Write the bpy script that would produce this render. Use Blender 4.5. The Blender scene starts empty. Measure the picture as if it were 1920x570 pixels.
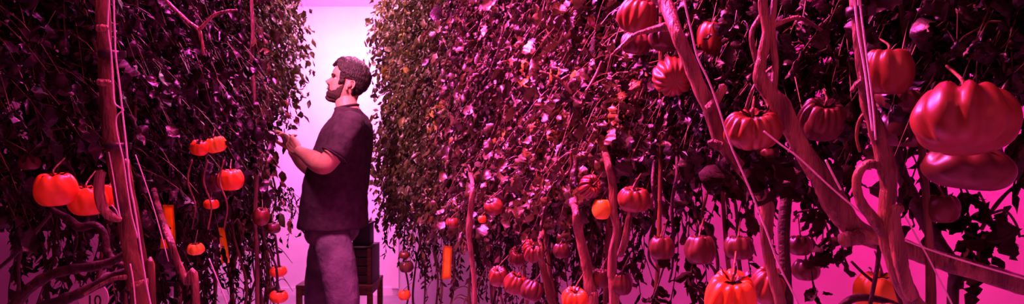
import bpy, bmesh, math, random
import numpy as np
from mathutils import Vector, Matrix
random.seed(7)
RNG = np.random.default_rng(11)
COL = bpy.context.scene.collection
PI = math.pi
F = 1300.0; CX = 960.0; CY = 285.0; CH = 1.27          # focal length in pixels, camera height
def at(px, py, d):                                      # a point in the room, d metres in front of the lens
    return Vector(((px-CX)/F*d, d, CH-(py-CY)/F*d))

# ------------------------------------------------------------------ materials
def new_mat(name):
    m = bpy.data.materials.new(name); m.use_nodes = True
    nt = m.node_tree; b = nt.nodes['Principled BSDF']
    return m, nt, b
def ramp(nt, stops):
    r = nt.nodes.new('ShaderNodeValToRGB'); e = r.color_ramp.elements
    while len(e) < len(stops): e.new(0.5)
    for i, (p, c) in enumerate(stops):
        e[i].position = p; e[i].color = (*c, 1)
    return r
def noise_mat(name, c1, c2, scale=20, rough=0.6, bump=0.0, bscale=None, spec=0.5, stretch=(1,1,1), detail=4, emit=None, lo=.35, hi=.65):
    m, nt, b = new_mat(name)
    tc = nt.nodes.new('ShaderNodeTexCoord'); mp = nt.nodes.new('ShaderNodeMapping')
    mp.inputs['Scale'].default_value = stretch
    nt.links.new(tc.outputs['Object'], mp.inputs['Vector'])
    n = nt.nodes.new('ShaderNodeTexNoise'); n.inputs['Scale'].default_value = scale; n.inputs['Detail'].default_value = detail
    nt.links.new(mp.outputs[0], n.inputs['Vector'])
    r = ramp(nt, [(lo, c1), (hi, c2)])
    nt.links.new(n.outputs[0], r.inputs[0]); nt.links.new(r.outputs[0], b.inputs['Base Color'])
    b.inputs['Roughness'].default_value = rough
    b.inputs['Specular IOR Level'].default_value = spec
    if bump:
        n2 = nt.nodes.new('ShaderNodeTexNoise'); n2.inputs['Scale'].default_value = bscale or scale*3; n2.inputs['Detail'].default_value = 5
        nt.links.new(mp.outputs[0], n2.inputs['Vector'])
        bp = nt.nodes.new('ShaderNodeBump'); bp.inputs['Strength'].default_value = bump; bp.inputs['Distance'].default_value = 0.01
        nt.links.new(n2.outputs[0], bp.inputs['Height']); nt.links.new(bp.outputs[0], b.inputs['Normal'])
    return m
def leaf_mat(name, stops, rough=.38, trans=.25, spec=.6):
    m, nt, b = new_mat(name)
    a = nt.nodes.new('ShaderNodeAttribute'); a.attribute_name = 'tint'
    r = ramp(nt, stops); nt.links.new(a.outputs['Fac'], r.inputs[0])
    tc = nt.nodes.new('ShaderNodeTexCoord')
    n = nt.nodes.new('ShaderNodeTexNoise'); n.inputs['Scale'].default_value = 90; n.inputs['Detail'].default_value = 3
    nt.links.new(tc.outputs['Object'], n.inputs['Vector'])
    mx = nt.nodes.new('ShaderNodeMix'); mx.data_type = 'RGBA'; mx.blend_type = 'MULTIPLY'; mx.inputs[0].default_value = .45
    nt.links.new(r.outputs[0], mx.inputs[6]); nt.links.new(n.outputs[0], mx.inputs[7])
    nt.links.new(mx.outputs[2], b.inputs['Base Color'])
    b.inputs['Roughness'].default_value = rough; b.inputs['Specular IOR Level'].default_value = spec
    bp = nt.nodes.new('ShaderNodeBump'); bp.inputs['Strength'].default_value = .5; bp.inputs['Distance'].default_value = .004
    nt.links.new(n.outputs[0], bp.inputs['Height']); nt.links.new(bp.outputs[0], b.inputs['Normal'])
    t = nt.nodes.new('ShaderNodeBsdfTranslucent'); nt.links.new(mx.outputs[2], t.inputs['Color'])
    ms = nt.nodes.new('ShaderNodeMixShader'); ms.inputs[0].default_value = trans
    nt.links.new(b.outputs[0], ms.inputs[1]); nt.links.new(t.outputs[0], ms.inputs[2])
    nt.links.new(ms.outputs[0], nt.nodes['Material Output'].inputs['Surface'])
    return m
M = {}
M['wall'] = noise_mat('white_paint', (.78,.78,.78), (.84,.84,.84), 6, .75, .05, 60)
M['dim_wall'] = noise_mat('dimmed_wall', (.17,.03,.09), (.22,.045,.12), 2.5, .8, .05, 60)  # dimness of the weak magenta light is put into this wall's colour
M['floor'] = noise_mat('pale_floor', (.3,.29,.29), (.38,.37,.37), 3, .4, .05, 40)
M['ceil'] = noise_mat('ceiling_paint', (.8,.8,.8), (.85,.85,.85), 5, .8)
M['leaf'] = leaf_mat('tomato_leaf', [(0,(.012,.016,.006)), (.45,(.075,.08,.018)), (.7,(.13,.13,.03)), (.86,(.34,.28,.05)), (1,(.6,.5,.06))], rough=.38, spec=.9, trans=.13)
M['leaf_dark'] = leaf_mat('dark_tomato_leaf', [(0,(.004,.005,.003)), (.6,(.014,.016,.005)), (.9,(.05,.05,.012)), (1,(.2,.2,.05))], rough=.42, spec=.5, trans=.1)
M['yellow'] = leaf_mat('yellowing_leaf', [(0,(.42,.38,.05)), (1,(.7,.66,.1))], trans=.4)
M['dry'] = leaf_mat('withered_leaf', [(0,(.01,.006,.005)), (.6,(.03,.018,.012)), (1,(.1,.06,.035))], rough=.8, trans=.05, spec=.2)
M['stem'] = noise_mat('vine_stem', (.05,.03,.014), (.19,.13,.05), 34, .36, .8, 120, stretch=(1,1,.25))
M['bark'] = noise_mat('woody_stem', (.07,.04,.022), (.34,.22,.13), 38, .36, 1.0, 170, stretch=(1,1,.18), spec=.8)
M['root'] = noise_mat('dark_vine', (.012,.008,.005), (.045,.028,.016), 35, .65, .5, 120)
M['stalk'] = noise_mat('leaf_stalk', (.06,.06,.02), (.18,.17,.06), 40, .45)
M['twine'] = noise_mat('white_twine', (.75,.75,.75), (.9,.9,.9), 300, .45, .4, 900)
M['clip'] = noise_mat('black_clip', (.01,.01,.01), (.02,.02,.02), 30, .4)
def tomato_mat(name, a, b_, c, rough=.36):
    m, nt, b = new_mat(name)
    tc = nt.nodes.new('ShaderNodeTexCoord')
    n = nt.nodes.new('ShaderNodeTexNoise'); n.inputs['Scale'].default_value = 9; n.inputs['Detail'].default_value = 4
    nt.links.new(tc.outputs['Object'], n.inputs['Vector'])
    r = ramp(nt, [(.3,a),(.5,b_),(.72,c)])
    nt.links.new(n.outputs[0], r.inputs[0])
    at_ = nt.nodes.new('ShaderNodeAttribute'); at_.attribute_name = 'tint'      # corky scar round the stem and in the folds
    mx = nt.nodes.new('ShaderNodeMix'); mx.data_type = 'RGBA'
    nt.links.new(at_.outputs['Fac'], mx.inputs[0]); nt.links.new(r.outputs[0], mx.inputs[6]); mx.inputs[7].default_value = (.18,.13,.04,1)
    nt.links.new(mx.outputs[2], b.inputs['Base Color'])
    b.inputs['Roughness'].default_value = rough; b.inputs['Coat Weight'].default_value = .12; b.inputs['Coat Roughness'].default_value = .2
    b.inputs['Subsurface Weight'].default_value = .12; b.inputs['Subsurface Radius'].default_value = (.02,.006,.003); b.inputs['Subsurface Scale'].default_value = .5
    return m
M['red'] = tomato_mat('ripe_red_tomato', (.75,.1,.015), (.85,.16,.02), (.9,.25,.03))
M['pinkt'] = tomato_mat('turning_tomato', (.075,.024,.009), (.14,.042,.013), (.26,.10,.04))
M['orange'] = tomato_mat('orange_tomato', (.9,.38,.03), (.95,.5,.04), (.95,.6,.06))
M['darkt'] = tomato_mat('dark_tomato', (.04,.025,.012), (.075,.035,.018), (.12,.05,.025))  # dark brown base for the darker fruit
M['trap'] = noise_mat('sticky_orange_card', (.9,.5,.02), (.95,.65,.04), 60, .25)
M['skin'] = noise_mat('skin', (.52,.28,.18), (.62,.34,.23), 25, .5, .15, 200)
M['lip'] = noise_mat('lips', (.5,.18,.15), (.58,.22,.18), 60, .4)
M['hair'] = noise_mat('dark_brown_hair', (.006,.004,.003), (.035,.018,.012), 90, .5, .8, 160, stretch=(1,1,.4))
M['beard'] = noise_mat('short_beard', (.02,.01,.008), (.10,.045,.035), 260, .7, .6, 300)
M['shirt'] = noise_mat('plum_cotton', (.035,.017,.028), (.06,.03,.046), 30, .85, .5, 35, spec=.25)
M['jeans'] = noise_mat('faded_denim', (.09,.075,.09), (.2,.165,.195), 9, .85, .5, 60, spec=.25)
M['sole'] = noise_mat('rubber', (.02,.02,.02), (.04,.04,.04), 30, .6)
M['eye'] = noise_mat('eye_white', (.6,.58,.56), (.65,.62,.6), 20, .2)
M['iris'] = noise_mat('dark_iris', (.02,.012,.01), (.03,.02,.015), 20, .2)
M['wood'] = noise_mat('stained_wood', (.1,.035,.02), (.18,.07,.035), 12, .5, .2, 40, stretch=(1,1,6))
M['darkwood'] = noise_mat('dark_wood', (.02,.012,.01), (.05,.02,.014), 14, .5, .2, 40)
M['black'] = noise_mat('black_plastic', (.006,.006,.008), (.012,.012,.014), 20, .45)
M['white_plastic'] = noise_mat('white_plastic', (.7,.7,.7), (.78,.78,.78), 12, .4)
M['paper'] = noise_mat('white_tag', (.7,.68,.68), (.8,.78,.78), 15, .6)

# ------------------------------------------------------------------ object helpers
def tag(o, label=None, cat=None, group=None, kind=None):
    if label: o['label'] = label
    if cat: o['category'] = cat
    if group: o['group'] = group
    if kind: o['kind'] = kind
    return o
def empty(name, loc, label, cat, group=None):
    o = bpy.data.objects.new(name, None); o.location = loc; o.empty_display_size = .05; COL.objects.link(o)
    return tag(o, label, cat, group)
def link(name, me, mat, parent=None, smooth=True, kids_world=True):
    if mat is not None: me.materials.append(M[mat])
    if smooth: me.shade_smooth()
    o = bpy.data.objects.new(name, me); COL.objects.link(o)
    if parent is not None:
        o.parent = parent
    return o
def wloc(o):
    v = Vector(o.location)
    while o.parent is not None:
        o = o.parent; v = v + Vector(o.location)
    return v
def mesh_np(name, V, faces, tint=None):
    """V (n,3), faces (m,k) all of one k."""
    me = bpy.data.meshes.new(name)
    V = np.asarray(V, dtype=np.float32); faces = np.asarray(faces, dtype=np.int32)
    m, k = faces.shape
    me.vertices.add(len(V)); me.vertices.foreach_set('co', V.ravel())
    me.loops.add(m*k); me.loops.foreach_set('vertex_index', faces.ravel())
    me.polygons.add(m); me.polygons.foreach_set('loop_start', np.arange(0, m*k, k, dtype=np.int32))
    me.update(calc_edges=True)
    if tint is not None:
        a = me.attributes.new('tint', 'FLOAT', 'POINT'); a.data.foreach_set('value', np.asarray(tint, dtype=np.float32))
    return me
def from_bm(name, bm, mat, parent=None, smooth=True, off=None):
    if off is None and parent is not None: off = wloc(parent)
    if off is not None: bmesh.ops.translate(bm, verts=bm.verts, vec=-off)
    me = bpy.data.meshes.new(name); bm.to_mesh(me); bm.free()
    return link(name, me, mat, parent, smooth)
def bbox(bm, c, s, rot=0.0, bev=.0):
    r = bmesh.ops.create_cube(bm, size=1)
    vs = r['verts']
    bmesh.ops.scale(bm, verts=vs, vec=s)
    if bev:
        es = list({e for v in vs for e in v.link_edges})
        g = bmesh.ops.bevel(bm, geom=es, offset=bev, segments=2, affect='EDGES', profile=.6)
        vs = list({v for f in g['faces'] for v in f.verts} | {v for v in vs if v.is_valid})
        fs = set(); st = [vs[0]]; seen = {vs[0]}
        while st:
            v = st.pop()
            for e in v.link_edges:
                w = e.other_vert(v)
                if w not in seen: seen.add(w); st.append(w)
        vs = list(seen)
    if rot: bmesh.ops.rotate(bm, verts=vs, cent=(0,0,0), matrix=Matrix.Rotation(rot, 3, 'Z'))
    bmesh.ops.translate(bm, verts=vs, vec=c)

def smooth_path(pts, n):
    """Catmull-Rom through pts (list of (vec, radius)), n steps per span."""
    P = [np.array([*p, r], float) for p, r in pts]
    if len(P) == 2: return np.array([P[0]*(1-t)+P[1]*t for t in np.linspace(0, 1, n+1)])
    P = [2*P[0]-P[1]] + P + [2*P[-1]-P[-2]]
    out = []
    for i in range(1, len(P)-2):
        for k in range(n):
            t = k/n; a, b, c, d = P[i-1], P[i], P[i+1], P[i+2]
            out.append(.5*((2*b)+(c-a)*t+(2*a-5*b+4*c-d)*t*t+(3*b-a-3*c+d)*t**3))
    out.append(P[-2])
    return np.array(out)
def tube_np(path, sides, wob=0.0, seed=0, ridges=0.0):
    """path (n,4) x,y,z,r -> verts, quads (closed ends by collapsing)."""
    n = len(path); C = path[:, :3]; R = np.maximum(path[:, 3], 1e-4).copy()
    T = np.gradient(C, axis=0); T /= np.linalg.norm(T, axis=1)[:, None]+1e-9
    up = np.array([0.31, .95, .1]); N = np.cross(T, up); N /= np.linalg.norm(N, axis=1)[:, None]+1e-9
    B = np.cross(T, N)
    rg = np.random.default_rng(seed)
    if wob:
        w = np.convolve(rg.normal(0, 1, n+6), np.ones(3)/3, 'same')[3:-3]
        R = R*(1+wob*w)
    th = np.linspace(0, 2*PI, sides, endpoint=False)
    RR = R[:, None]*(1+ridges*np.sin(th*3+rg.uniform(0, 6))[None, :])
    V = C[:, None, :]+RR[..., None]*(np.cos(th)[None, :, None]*N[:, None, :]+np.sin(th)[None, :, None]*B[:, None, :])
    V = V.reshape(-1, 3)
    cap0 = C[0]-T[0]*R[0]*.5; cap1 = C[-1]+T[-1]*R[-1]*.5
    i = np.arange(n-1)[:, None]*sides; j = np.arange(sides)[None, :]; j2 = (j+1) % sides
    Q = np.stack([i+j, i+j2, i+sides+j2, i+sides+j], -1).reshape(-1, 4)
    a = len(V); V = np.vstack([V, cap0, cap1])
    jj = np.arange(sides); e = (n-1)*sides
    k0 = np.stack([jj, np.full(sides, a), np.full(sides, a), (jj+1) % sides], -1)
    return V, Q, a, e
def tube(name, pts, mat, parent=None, sides=8, n=6, wob=.08, seed=0, ridges=.0):
    path = smooth_path(pts, n)
    V, Q, a, e = tube_np(path, sides, wob, seed, ridges)
    off = np.array(wloc(parent)) if parent is not None else np.zeros(3)
    V = V-off
    jj = list(range(sides))
    faces = [tuple(q) for q in Q]+[(j, a, (j+1) % sides) for j in jj]+[(e+j, e+(j+1) % sides, a+1) for j in jj]
    me = bpy.data.meshes.new(name); me.from_pydata([tuple(v) for v in V], [], [tuple(int(x) for x in f) for f in faces]); me.update()
    return link(name, me, mat, parent)

# ------------------------------------------------------------------ room shell
def slab(name, corners, z0, z1, mat, nm=None):
    """vertical wall prism between two ground points with thickness, or a flat slab."""
    bm = bmesh.new()
    vs0 = [bm.verts.new((x, y, z0)) for x, y in corners]; vs1 = [bm.verts.new((x, y, z1)) for x, y in corners]
    bm.faces.new(vs0[::-1]); bm.faces.new(vs1)
    k = len(corners)
    for i in range(k): bm.faces.new((vs0[i], vs0[(i+1) % k], vs1[(i+1) % k], vs1[i]))
    o = from_bm(name, bm, mat, None, smooth=False, off=Vector((0,0,0)))
    o['kind'] = 'structure'
    return o
HC = 2.56
BACK = 6.15
WR0 = (-1.0, BACK); WR1 = (2.95, -.9)                 # the wall behind the long row
slab('floor', [(-3.4,-1.1), (3.6,-1.1), (3.6,7), (-3.4,7)], -.1, 0, 'floor')
slab('ceiling', [(-3.4,-1.1), (3.6,-1.1), (3.6,7), (-3.4,7)], HC, HC+.1, 'ceil')
slab('wall_back', [(-3.4,BACK), (3.6,BACK), (3.6,BACK+.12), (-3.4,BACK+.12)], 0, HC, 'wall')
slab('wall_left', [(-3.0,-1.1), (-3.12,-1.1), (-3.12,BACK), (-3.0,BACK)], 0, HC, 'dim_wall')
slab('wall_right', [WR0, WR1, (WR1[0]+.12, WR1[1]+.06), (WR0[0]+.14, BACK)], 0, HC, 'wall')
slab('wall_front', [(-3.0,-1.0), (3.0,-1.0), (3.0,-1.1), (-3.0,-1.1)], 0, HC, 'wall')
slab('baseboard_back', [(-3.0,BACK-.015), (-1.02,BACK-.015), (-1.02,BACK-.001), (-3.0,BACK-.001)], 0, .07, 'wall')
slab('trim_1', [(-1.06,BACK-.05), (-1.0,BACK-.05), (-1.0,BACK-.001), (-1.06,BACK-.001)], 0.07, HC, 'wall')

# ------------------------------------------------------------------ leaves
def leaflets(P, Dr, L, W, curl, cup, tint, N=7, roll=None):
    """vectorised leaf blades. P base (m,3), Dr direction, L length, W width, curl bend (rad), cup fold."""
    m = len(P)
    Dr = Dr/(np.linalg.norm(Dr, axis=1)[:, None]+1e-9)
    rnd = RNG.normal(0, 1, (m, 3)); rnd[:, 2] += .9
    S = np.cross(Dr, rnd); S /= np.linalg.norm(S, axis=1)[:, None]+1e-9
    U = np.cross(S, Dr)
    t = np.linspace(0, 1, N)
    prof = np.interp(t, [0,.15,.3,.42,.55,.68,.8,.9,1], [.06,.72,.62,1,.74,.84,.5,.4,.0])
    ang = curl[:, None]*t[None, :]**1.4
    dx = np.cos(ang)/(N-1); dz = -np.sin(ang)/(N-1)
    x = np.concatenate([np.zeros((m,1)), np.cumsum(dx[:, :-1], 1)], 1)*L[:, None]
    z = np.concatenate([np.zeros((m,1)), np.cumsum(dz[:, :-1], 1)], 1)*L[:, None]
    jit = 1+RNG.normal(0, .13, (m, N, 3))
    w = prof[None, :]*W[:, None]*.5
    s = np.array([-1, 0, 1.])
    nx = -np.sin(ang); nz = np.cos(ang)        # blade normal in (Dr,U) plane: (sin, cos)
    lat = s[None, None, :]*w[..., None]*jit*np.cos(cup)[:, None, None]
    hgt = -np.abs(s)[None, None, :]*w[..., None]*np.sin(cup)[:, None, None]*jit+RNG.normal(0, .055, (m, N, 3))*L[:, None, None]
    X = x[..., None]+hgt*np.sin(ang)[..., None]
    Z = z[..., None]+hgt*np.cos(ang)[..., None]
    V = P[:, None, None, :]+X[..., None]*Dr[:, None, None, :]+Z[..., None]*U[:, None, None, :]+lat[..., None]*S[:, None, None, :]
    V = V.reshape(-1, 3)
    i = np.arange(N-1)[:, None]*3; j = np.arange(2)[None, :]
    q = np.stack([i+j, i+j+1, i+j+4, i+j+3], -1).reshape(-1, 4)
    Q = (q[None]+(np.arange(m)*N*3)[:, None, None]).reshape(-1, 4)
    return V, Q, np.repeat(tint, N*3)
def compounds(B, H, L, size, N=7, curlmu=1.3, tintmu=.4, tintsd=.2, droop=.9):
    """compound tomato leaves: base points B (m,3), horizontal directions H, rachis length L, leaflet size."""
    m = len(B)
    H = H/(np.linalg.norm(H, axis=1)[:, None]+1e-9)
    dr = droop*RNG.uniform(.5, 1.5, m)
    rise = RNG.uniform(-.1, .5, m)
    def pt(t): return B+H*(L*t)[:, None]+np.stack([np.zeros(m), np.zeros(m), L*(rise*t-(dr+rise)*t*t)], 1)
    side = np.cross(H, [0, 0, 1.]); side /= np.linalg.norm(side, axis=1)[:, None]+1e-9
    base_t = np.clip(RNG.normal(tintmu, tintsd, m), 0, 1)
    VV, QQ, TT = [], [], []; off = 0
    for tt, sg, sc in ((.25,1,.6),(.3,-1,.6),(.5,1,.95),(.55,-1,.95),(.78,1,1.),(.8,-1,1.),(1.,0,1.25)):
        t = np.full(m, tt); p = pt(t); tan = pt(t+.05)-pt(t-.05); tan /= np.linalg.norm(tan, axis=1)[:, None]+1e-9
        d = tan*(.55 if sg else 1.0)+side*sg*.9+RNG.normal(0, .35, (m, 3)); d[:, 2] -= RNG.uniform(.1, .9, m)
        LL = size*sc*RNG.uniform(.65, 1.3, m); W = LL*RNG.uniform(.55, .9, m)
        curl = RNG.normal(curlmu, 1.1, m); cup = RNG.uniform(.2, 1.4, m)
        V, Q, T = leaflets(p, d, LL, W, curl, cup, np.clip(base_t+RNG.normal(0, .07, m), 0, 1), N)
        VV.append(V); QQ.append(Q+off); TT.append(T); off += len(V)
    # rachis: a thin three-sided stalk
    ts = np.linspace(0, 1, 6); K = 3
    RV, RQ = [], []
    pts = np.stack([pt(np.full(m, t)) for t in ts], 1)            # m,6,3
    rad = np.linspace(.0022, .0008, 6)
    upv = np.array([0, 0, 1.])
    for k in range(K):
        a = 2*PI*k/K
        RV.append(pts+rad[None, :, None]*(math.cos(a)*side[:, None, :]+math.sin(a)*upv))
    RVv = np.stack(RV, 2).reshape(-1, 3)                          # m,6,3
    i = np.arange(5)[:, None]*K; j = np.arange(K)[None, :]; j2 = (j+1) % K
    q = np.stack([i+j, i+j2, i+K+j2, i+K+j], -1).reshape(-1, 4)
    RQ = (q[None]+(np.arange(m)*6*K)[:, None, None]).reshape(-1, 4)
    return np.vstack(VV), np.vstack(QQ), np.concatenate(TT), RVv, RQ

def npnoise(a, b, seed=0):
    return (math.sin(a*3.1+seed)+math.sin(b*4.3+1.7*seed+a*1.3)+math.sin(a*7.7-b*5.9+seed*2.1)*.7+math.sin(b*11.3+a*9.1+seed)*.4)/3.1

RF_D = [.5,.7,.85,1.2,1.72,2.78,4.5,5.3]; RF_X = [.68,.62,.55,.41,.226,-.15,-.77,-1.04]
LF_D = [.8,1.2,1.6,2.2,2.8,3.4,4.0,4.6]; LF_X = [-.9,-.93,-.93,-.93,-1.0,-1.12,-1.24,-1.37]
def faceR(d): return float(np.interp(d, RF_D, RF_X))
def faceL(d): return float(np.interp(d, LF_D, LF_X))
def rzbot(d): return float(np.interp(d, [.6,.9,1.2,1.5,1.8,2.4,3.2,4.2,5.1], [1.44,1.42,1.40,1.36,1.22,1.07,.98,.90,.88]))
def lzbot(d): return float(np.interp(d, [1.2,1.6,2.0,2.5,3.0,3.5,4.4], [1.30,1.2,1.12,1.08,1.02,1.0,.97]))

def scatter(side, d0, d1, n, z1=2.3, depth=.5, pull=0.0, zadd=0.0):
    face, zb, sg = (faceR, rzbot, 1) if side == 'R' else (faceL, lzbot, -1)
    B, H = [], []
    while len(B) < n:
        d = random.uniform(d0, d1); z = random.uniform(.8, z1)
        zl = zb(d)+zadd+.10*npnoise(d*2, 0, 5)
        k = random.random()**1.25*depth
        if side == 'R' and d < 2.6: zl += .22*k
        if z < zl: continue
        if side == 'R' and 1.15 < d < 1.9 and z > 1.44 and random.random() < .72: continue
        bump = .07*npnoise(d*1.6, z*1.6, 3 if sg > 0 else 9)
        ex = 0.0
        if sg < 0 and d > 2.7:
            ex = .05+.10*min(1, max(0, (1.9-z)/.35))+(.12 if 1.0 < z < 1.48 and d > 3.0 else 0)
        x = face(d)+sg*(pull+.06+k+bump+ex)
        B.append((x, d, z+.04)); 
        a = random.gauss(0, .75)
        H.append((-sg*math.cos(a), math.sin(a), 0))
    return np.array(B), np.array(H)

def add_foliage(root, B, H, size, N=7, mat='leaf', Lr=(.12,.2), **kw):
    L = RNG.uniform(Lr[0], Lr[1], len(B))
    V, Q, T, RV, RQ = compounds(B, H, L, size, N, **kw)
    o = np.array(wloc(root))
    f = link('foliage', mesh_np('foliage', V-o, Q, T), mat, root)
    s = link('leaf_stalks', mesh_np('leaf_stalks', RV-o, RQ), 'stalk', root)
    f['kind'] = 'stuff'; s['kind'] = 'stuff'
    return f
def add_hanging(root, side, d0, d1, n, zlo, zhi, depth=.35, size=.05, pull=0.0):
    """withered narrow leaves dangling in strands under the crown"""
    face, sg = (faceR, 1) if side == 'R' else (faceL, -1)
    P, D, L = [], [], []
    SV, SQ, off = [], [], 0
    for k in range(n):
        d = random.uniform(d0, d1); x = face(d)+sg*(pull+.05+random.random()*depth)
        z0 = (rzbot if side == 'R' else lzbot)(d)+.08; ln = random.uniform(zlo, zhi)
        ax, ay = random.gauss(0, .05), random.gauss(0, .05)
        m = max(3, int(ln/.03)); pts = []
        for i in range(m+1):
            t = i/m
            p = (x+ax*t+.012*math.sin(7*t+k), d+ay*t+.012*math.cos(6*t+k), z0-ln*t)
            pts.append((p, .0018))
            for q in range(2):
                if random.random() < .8:
                    P.append(p); D.append((random.gauss(0, .6), random.gauss(0, .6), -1)); L.append(size*random.uniform(.5, 1.25))
        path = np.array([[*p, r] for p, r in pts]); V, Q, a, e = tube_np(path, 3)
        SV.append(V); SQ.append(Q+off); off += len(V)
    P = np.array(P); D = np.array(D); L = np.array(L); m = len(P)
    V, Q, T = leaflets(P, D, L, L*RNG.uniform(.3, .65, m), RNG.normal(.4, 1.0, m), RNG.uniform(.3, 1.3, m), np.clip(RNG.normal(.4, .25, m), 0, 1), 6)
    o = np.array(wloc(root))
    f = link('withered_leaves', mesh_np('withered_leaves', V-o, Q, T), 'dry', root); f['kind'] = 'stuff'
    s = link('dry_stalks', mesh_np('dry_stalks', np.vstack(SV)-o, np.vstack(SQ)), 'root', root); s['kind'] = 'stuff'

def yellow_leaf(root, p, n=4, size=.05, seed=1):
    rg = np.random.default_rng(seed)
    P = np.array([p]*n, float)+rg.normal(0, .018, (n, 3)); D = rg.normal(0, .7, (n, 3)); D[:, 2] -= .3
    L = size*rg.uniform(.8, 1.3, n)
    V, Q, T = leaflets(P, D, L, L*.55, rg.normal(.8, .5, n), rg.uniform(.1, .6, n), rg.uniform(0, 1, n), 8)
    o = link('yellow_leaf', mesh_np('yellow_leaf', V-np.array(wloc(root)), Q, T), 'yellow', root)
    o['label'] = 'yellowing leaf spray'; o['kind'] = 'stuff'

# ------------------------------------------------------------------ vines
def vine(name_label, side, d0, d1):
    face, sg = (faceR, 1) if side == 'R' else (faceL, -1)
    d = (d0+d1)/2
    return empty('tomato_vine', (face(d)+sg*.22, d, 0), name_label, 'tomato plant', 'tomato vines of the long row' if side == 'R' else 'tomato vines of the dark row')
def auto_stems(root, side, d0, d1, n, seed, r=.007):
    face, sg = (faceR, 1) if side == 'R' else (faceL, -1)
    rg = random.Random(seed)
    for k in range(n):
        d = d0+(d1-d0)*(k+.5+rg.uniform(-.3, .3))/n; x = face(d)+sg*rg.uniform(.04, .35)
        pts = []; x0 = x; y0 = d
        for z in (0, .25, .5, .75, 1.0, 1.3, 1.7, 2.3):
            pts.append(((x0+rg.gauss(0, .022), y0+rg.gauss(0, .025), z), r*rg.uniform(.75, 1.3)*(1.15-z*.25)))
        tube('stem', pts, 'stem', root, 8, 6, .1, seed*10+k)
        for b in range(3):
            z = rg.uniform(.4, 1.15); a = rg.uniform(0, 6.28); l = rg.uniform(.06, .16)
            i = min(range(len(pts)), key=lambda q: abs(pts[q][0][2]-z)); px, py, pz = pts[i][0]
            tube('side_shoot', [((px, py, pz), r*.5), ((px+l*.5*math.cos(a), py+l*.5*math.sin(a), pz+.02), r*.4), ((px+l*math.cos(a), py+l*math.sin(a), pz-.06), r*.25)], 'stem', root, 6, 5, .1, k)
RS = [ # d0, d1, compounds, leaflet size, N, label
 (.70, 1.0, 420, .050, 8, 'dark-leaved tomato vine nearest the lens, beside the biggest ribbed tomatoes'),
 (1.0, 1.3, 560, .050, 10, 'tomato vine with thick woody crossing branches and a looped stem'),
 (1.3, 1.65, 760, .050, 11, 'tomato vine behind the white slanting twine, shading the ribbed blossom-end tomato'),
 (1.65, 2.1, 1050, .050, 11, 'tomato vine with broad curled pink-lit leaves and one yellow leaf spray'),
 (2.1, 2.7, 1100, .048, 9, 'tomato vine with crumpled leaves above the cluster of small ribbed tomatoes'),
 (2.7, 3.4, 1050, .047, 7, 'tomato vine above the orange hanging card in the long row'),
 (3.4, 4.2, 1100, .046, 6, 'tomato vine with a yellow patch halfway up, second from the white wall end'),
 (4.2, 5.1, 1100, .046, 6, 'tomato vine ending the long row by the white wall, yellowish at the top'),
]
RV = []
for i, (d0, d1, n, size, N, lab) in enumerate(RS):
    r = vine(lab, 'R', d0, d1); RV.append(r)
    near = d1 < 1.7
    B, H = scatter('R', d0, d1, n, depth=[.7,.7,.7,.5,.5,.5,.45,.3][i], pull=[.22,.2,.14,0,0,0,0,0][i], z1=2.05 if near else 2.4)
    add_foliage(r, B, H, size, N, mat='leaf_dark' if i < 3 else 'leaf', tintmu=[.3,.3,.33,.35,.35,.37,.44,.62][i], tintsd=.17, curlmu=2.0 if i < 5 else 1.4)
    add_hanging(r, 'R', d0, d1, [6,14,34,34,44,44,40,34][i], .06, [.3,.3,.36,.5,.6,.6,.55,.5][i], pull=.15 if near else 0, size=.05 if i < 5 else .045)
    auto_stems(r, 'R', d0, d1, [0,1,1,3,4,4,4,4][i], 50+i, .007 if i < 5 else .006)
LS = [
 (1.22, 1.62, 620, .046, 9, 'dark tomato vine with a thick upright stem, clipped twine and gnarled roots'),
 (1.62, 2.05, 820, .044, 9, 'dark tomato vine with a pale forked twig near the top'),
 (2.05, 2.6, 900, .044, 7, 'tomato vine carrying the bright red lobed tomato over an orange card'),
 (2.6, 3.2, 900, .045, 7, 'tomato vine with an olive tomato low on its aisle edge'),
 (3.2, 3.75, 850, .045, 7, 'tomato vine whose leaves the man is handling'),
 (3.75, 4.4, 850, .045, 6, 'tomato vine beyond the man, its drooping leaf tips against the white wall'),
]
LV = []
for i, (d0, d1, n, size, N, lab) in enumerate(LS):
    r = vine(lab, 'L', d0, d1); LV.append(r)
    B, H = scatter('L', d0, d1, n, depth=[.85,.75,.6,.5,.5,.5][i], pull=[.04,.02,0,0,0,0][i], z1=2.35)
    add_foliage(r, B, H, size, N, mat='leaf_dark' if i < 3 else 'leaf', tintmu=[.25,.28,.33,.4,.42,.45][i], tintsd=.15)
    add_hanging(r, 'L', d0, d1, [5,26,40,44,34,16][i], .06, [.12,.5,.65,.65,.5,.35][i], size=.045)
    auto_stems(r, 'L', d0, d1, [0,2,4,5,4,3][i], 90+i, .006)

def px_tube(name, root, mat, d, pts, sides=10, n=7, wob=.08, seed=0, ridges=.04):
    """pts: (px, py, width in px[, depth])"""
    out = []
    for p in pts:
        dd = p[3] if len(p) > 3 else d
        out.append((tuple(at(p[0], p[1], dd)), p[2]/2/F*dd))
    if pts[0][1] <= -50:                                         # carry on up to the ceiling wires, past the picture
        (x, y, z), r = out[0]; (x1, y1, z1), _ = out[1]
        zt_ = HC-.005 if mat == 'twine' else 2.25
        k = (0 if mat == 'twine' else .35)
        out = [((x+(x-x1)*k, y+.02, zt_), r*(1 if mat == 'twine' else .6)), ((x+(x-x1)*k*.7, y+.01, (z+zt_)/2), r*(1 if mat == 'twine' else .85))]+out
    return tube(name, out, mat, root, sides, n, wob, seed, ridges)
v1, v2, v3, v4, v5, v6, v7, v8 = RV
l1, l2, l3, l4, l5, l6 = LV
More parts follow.
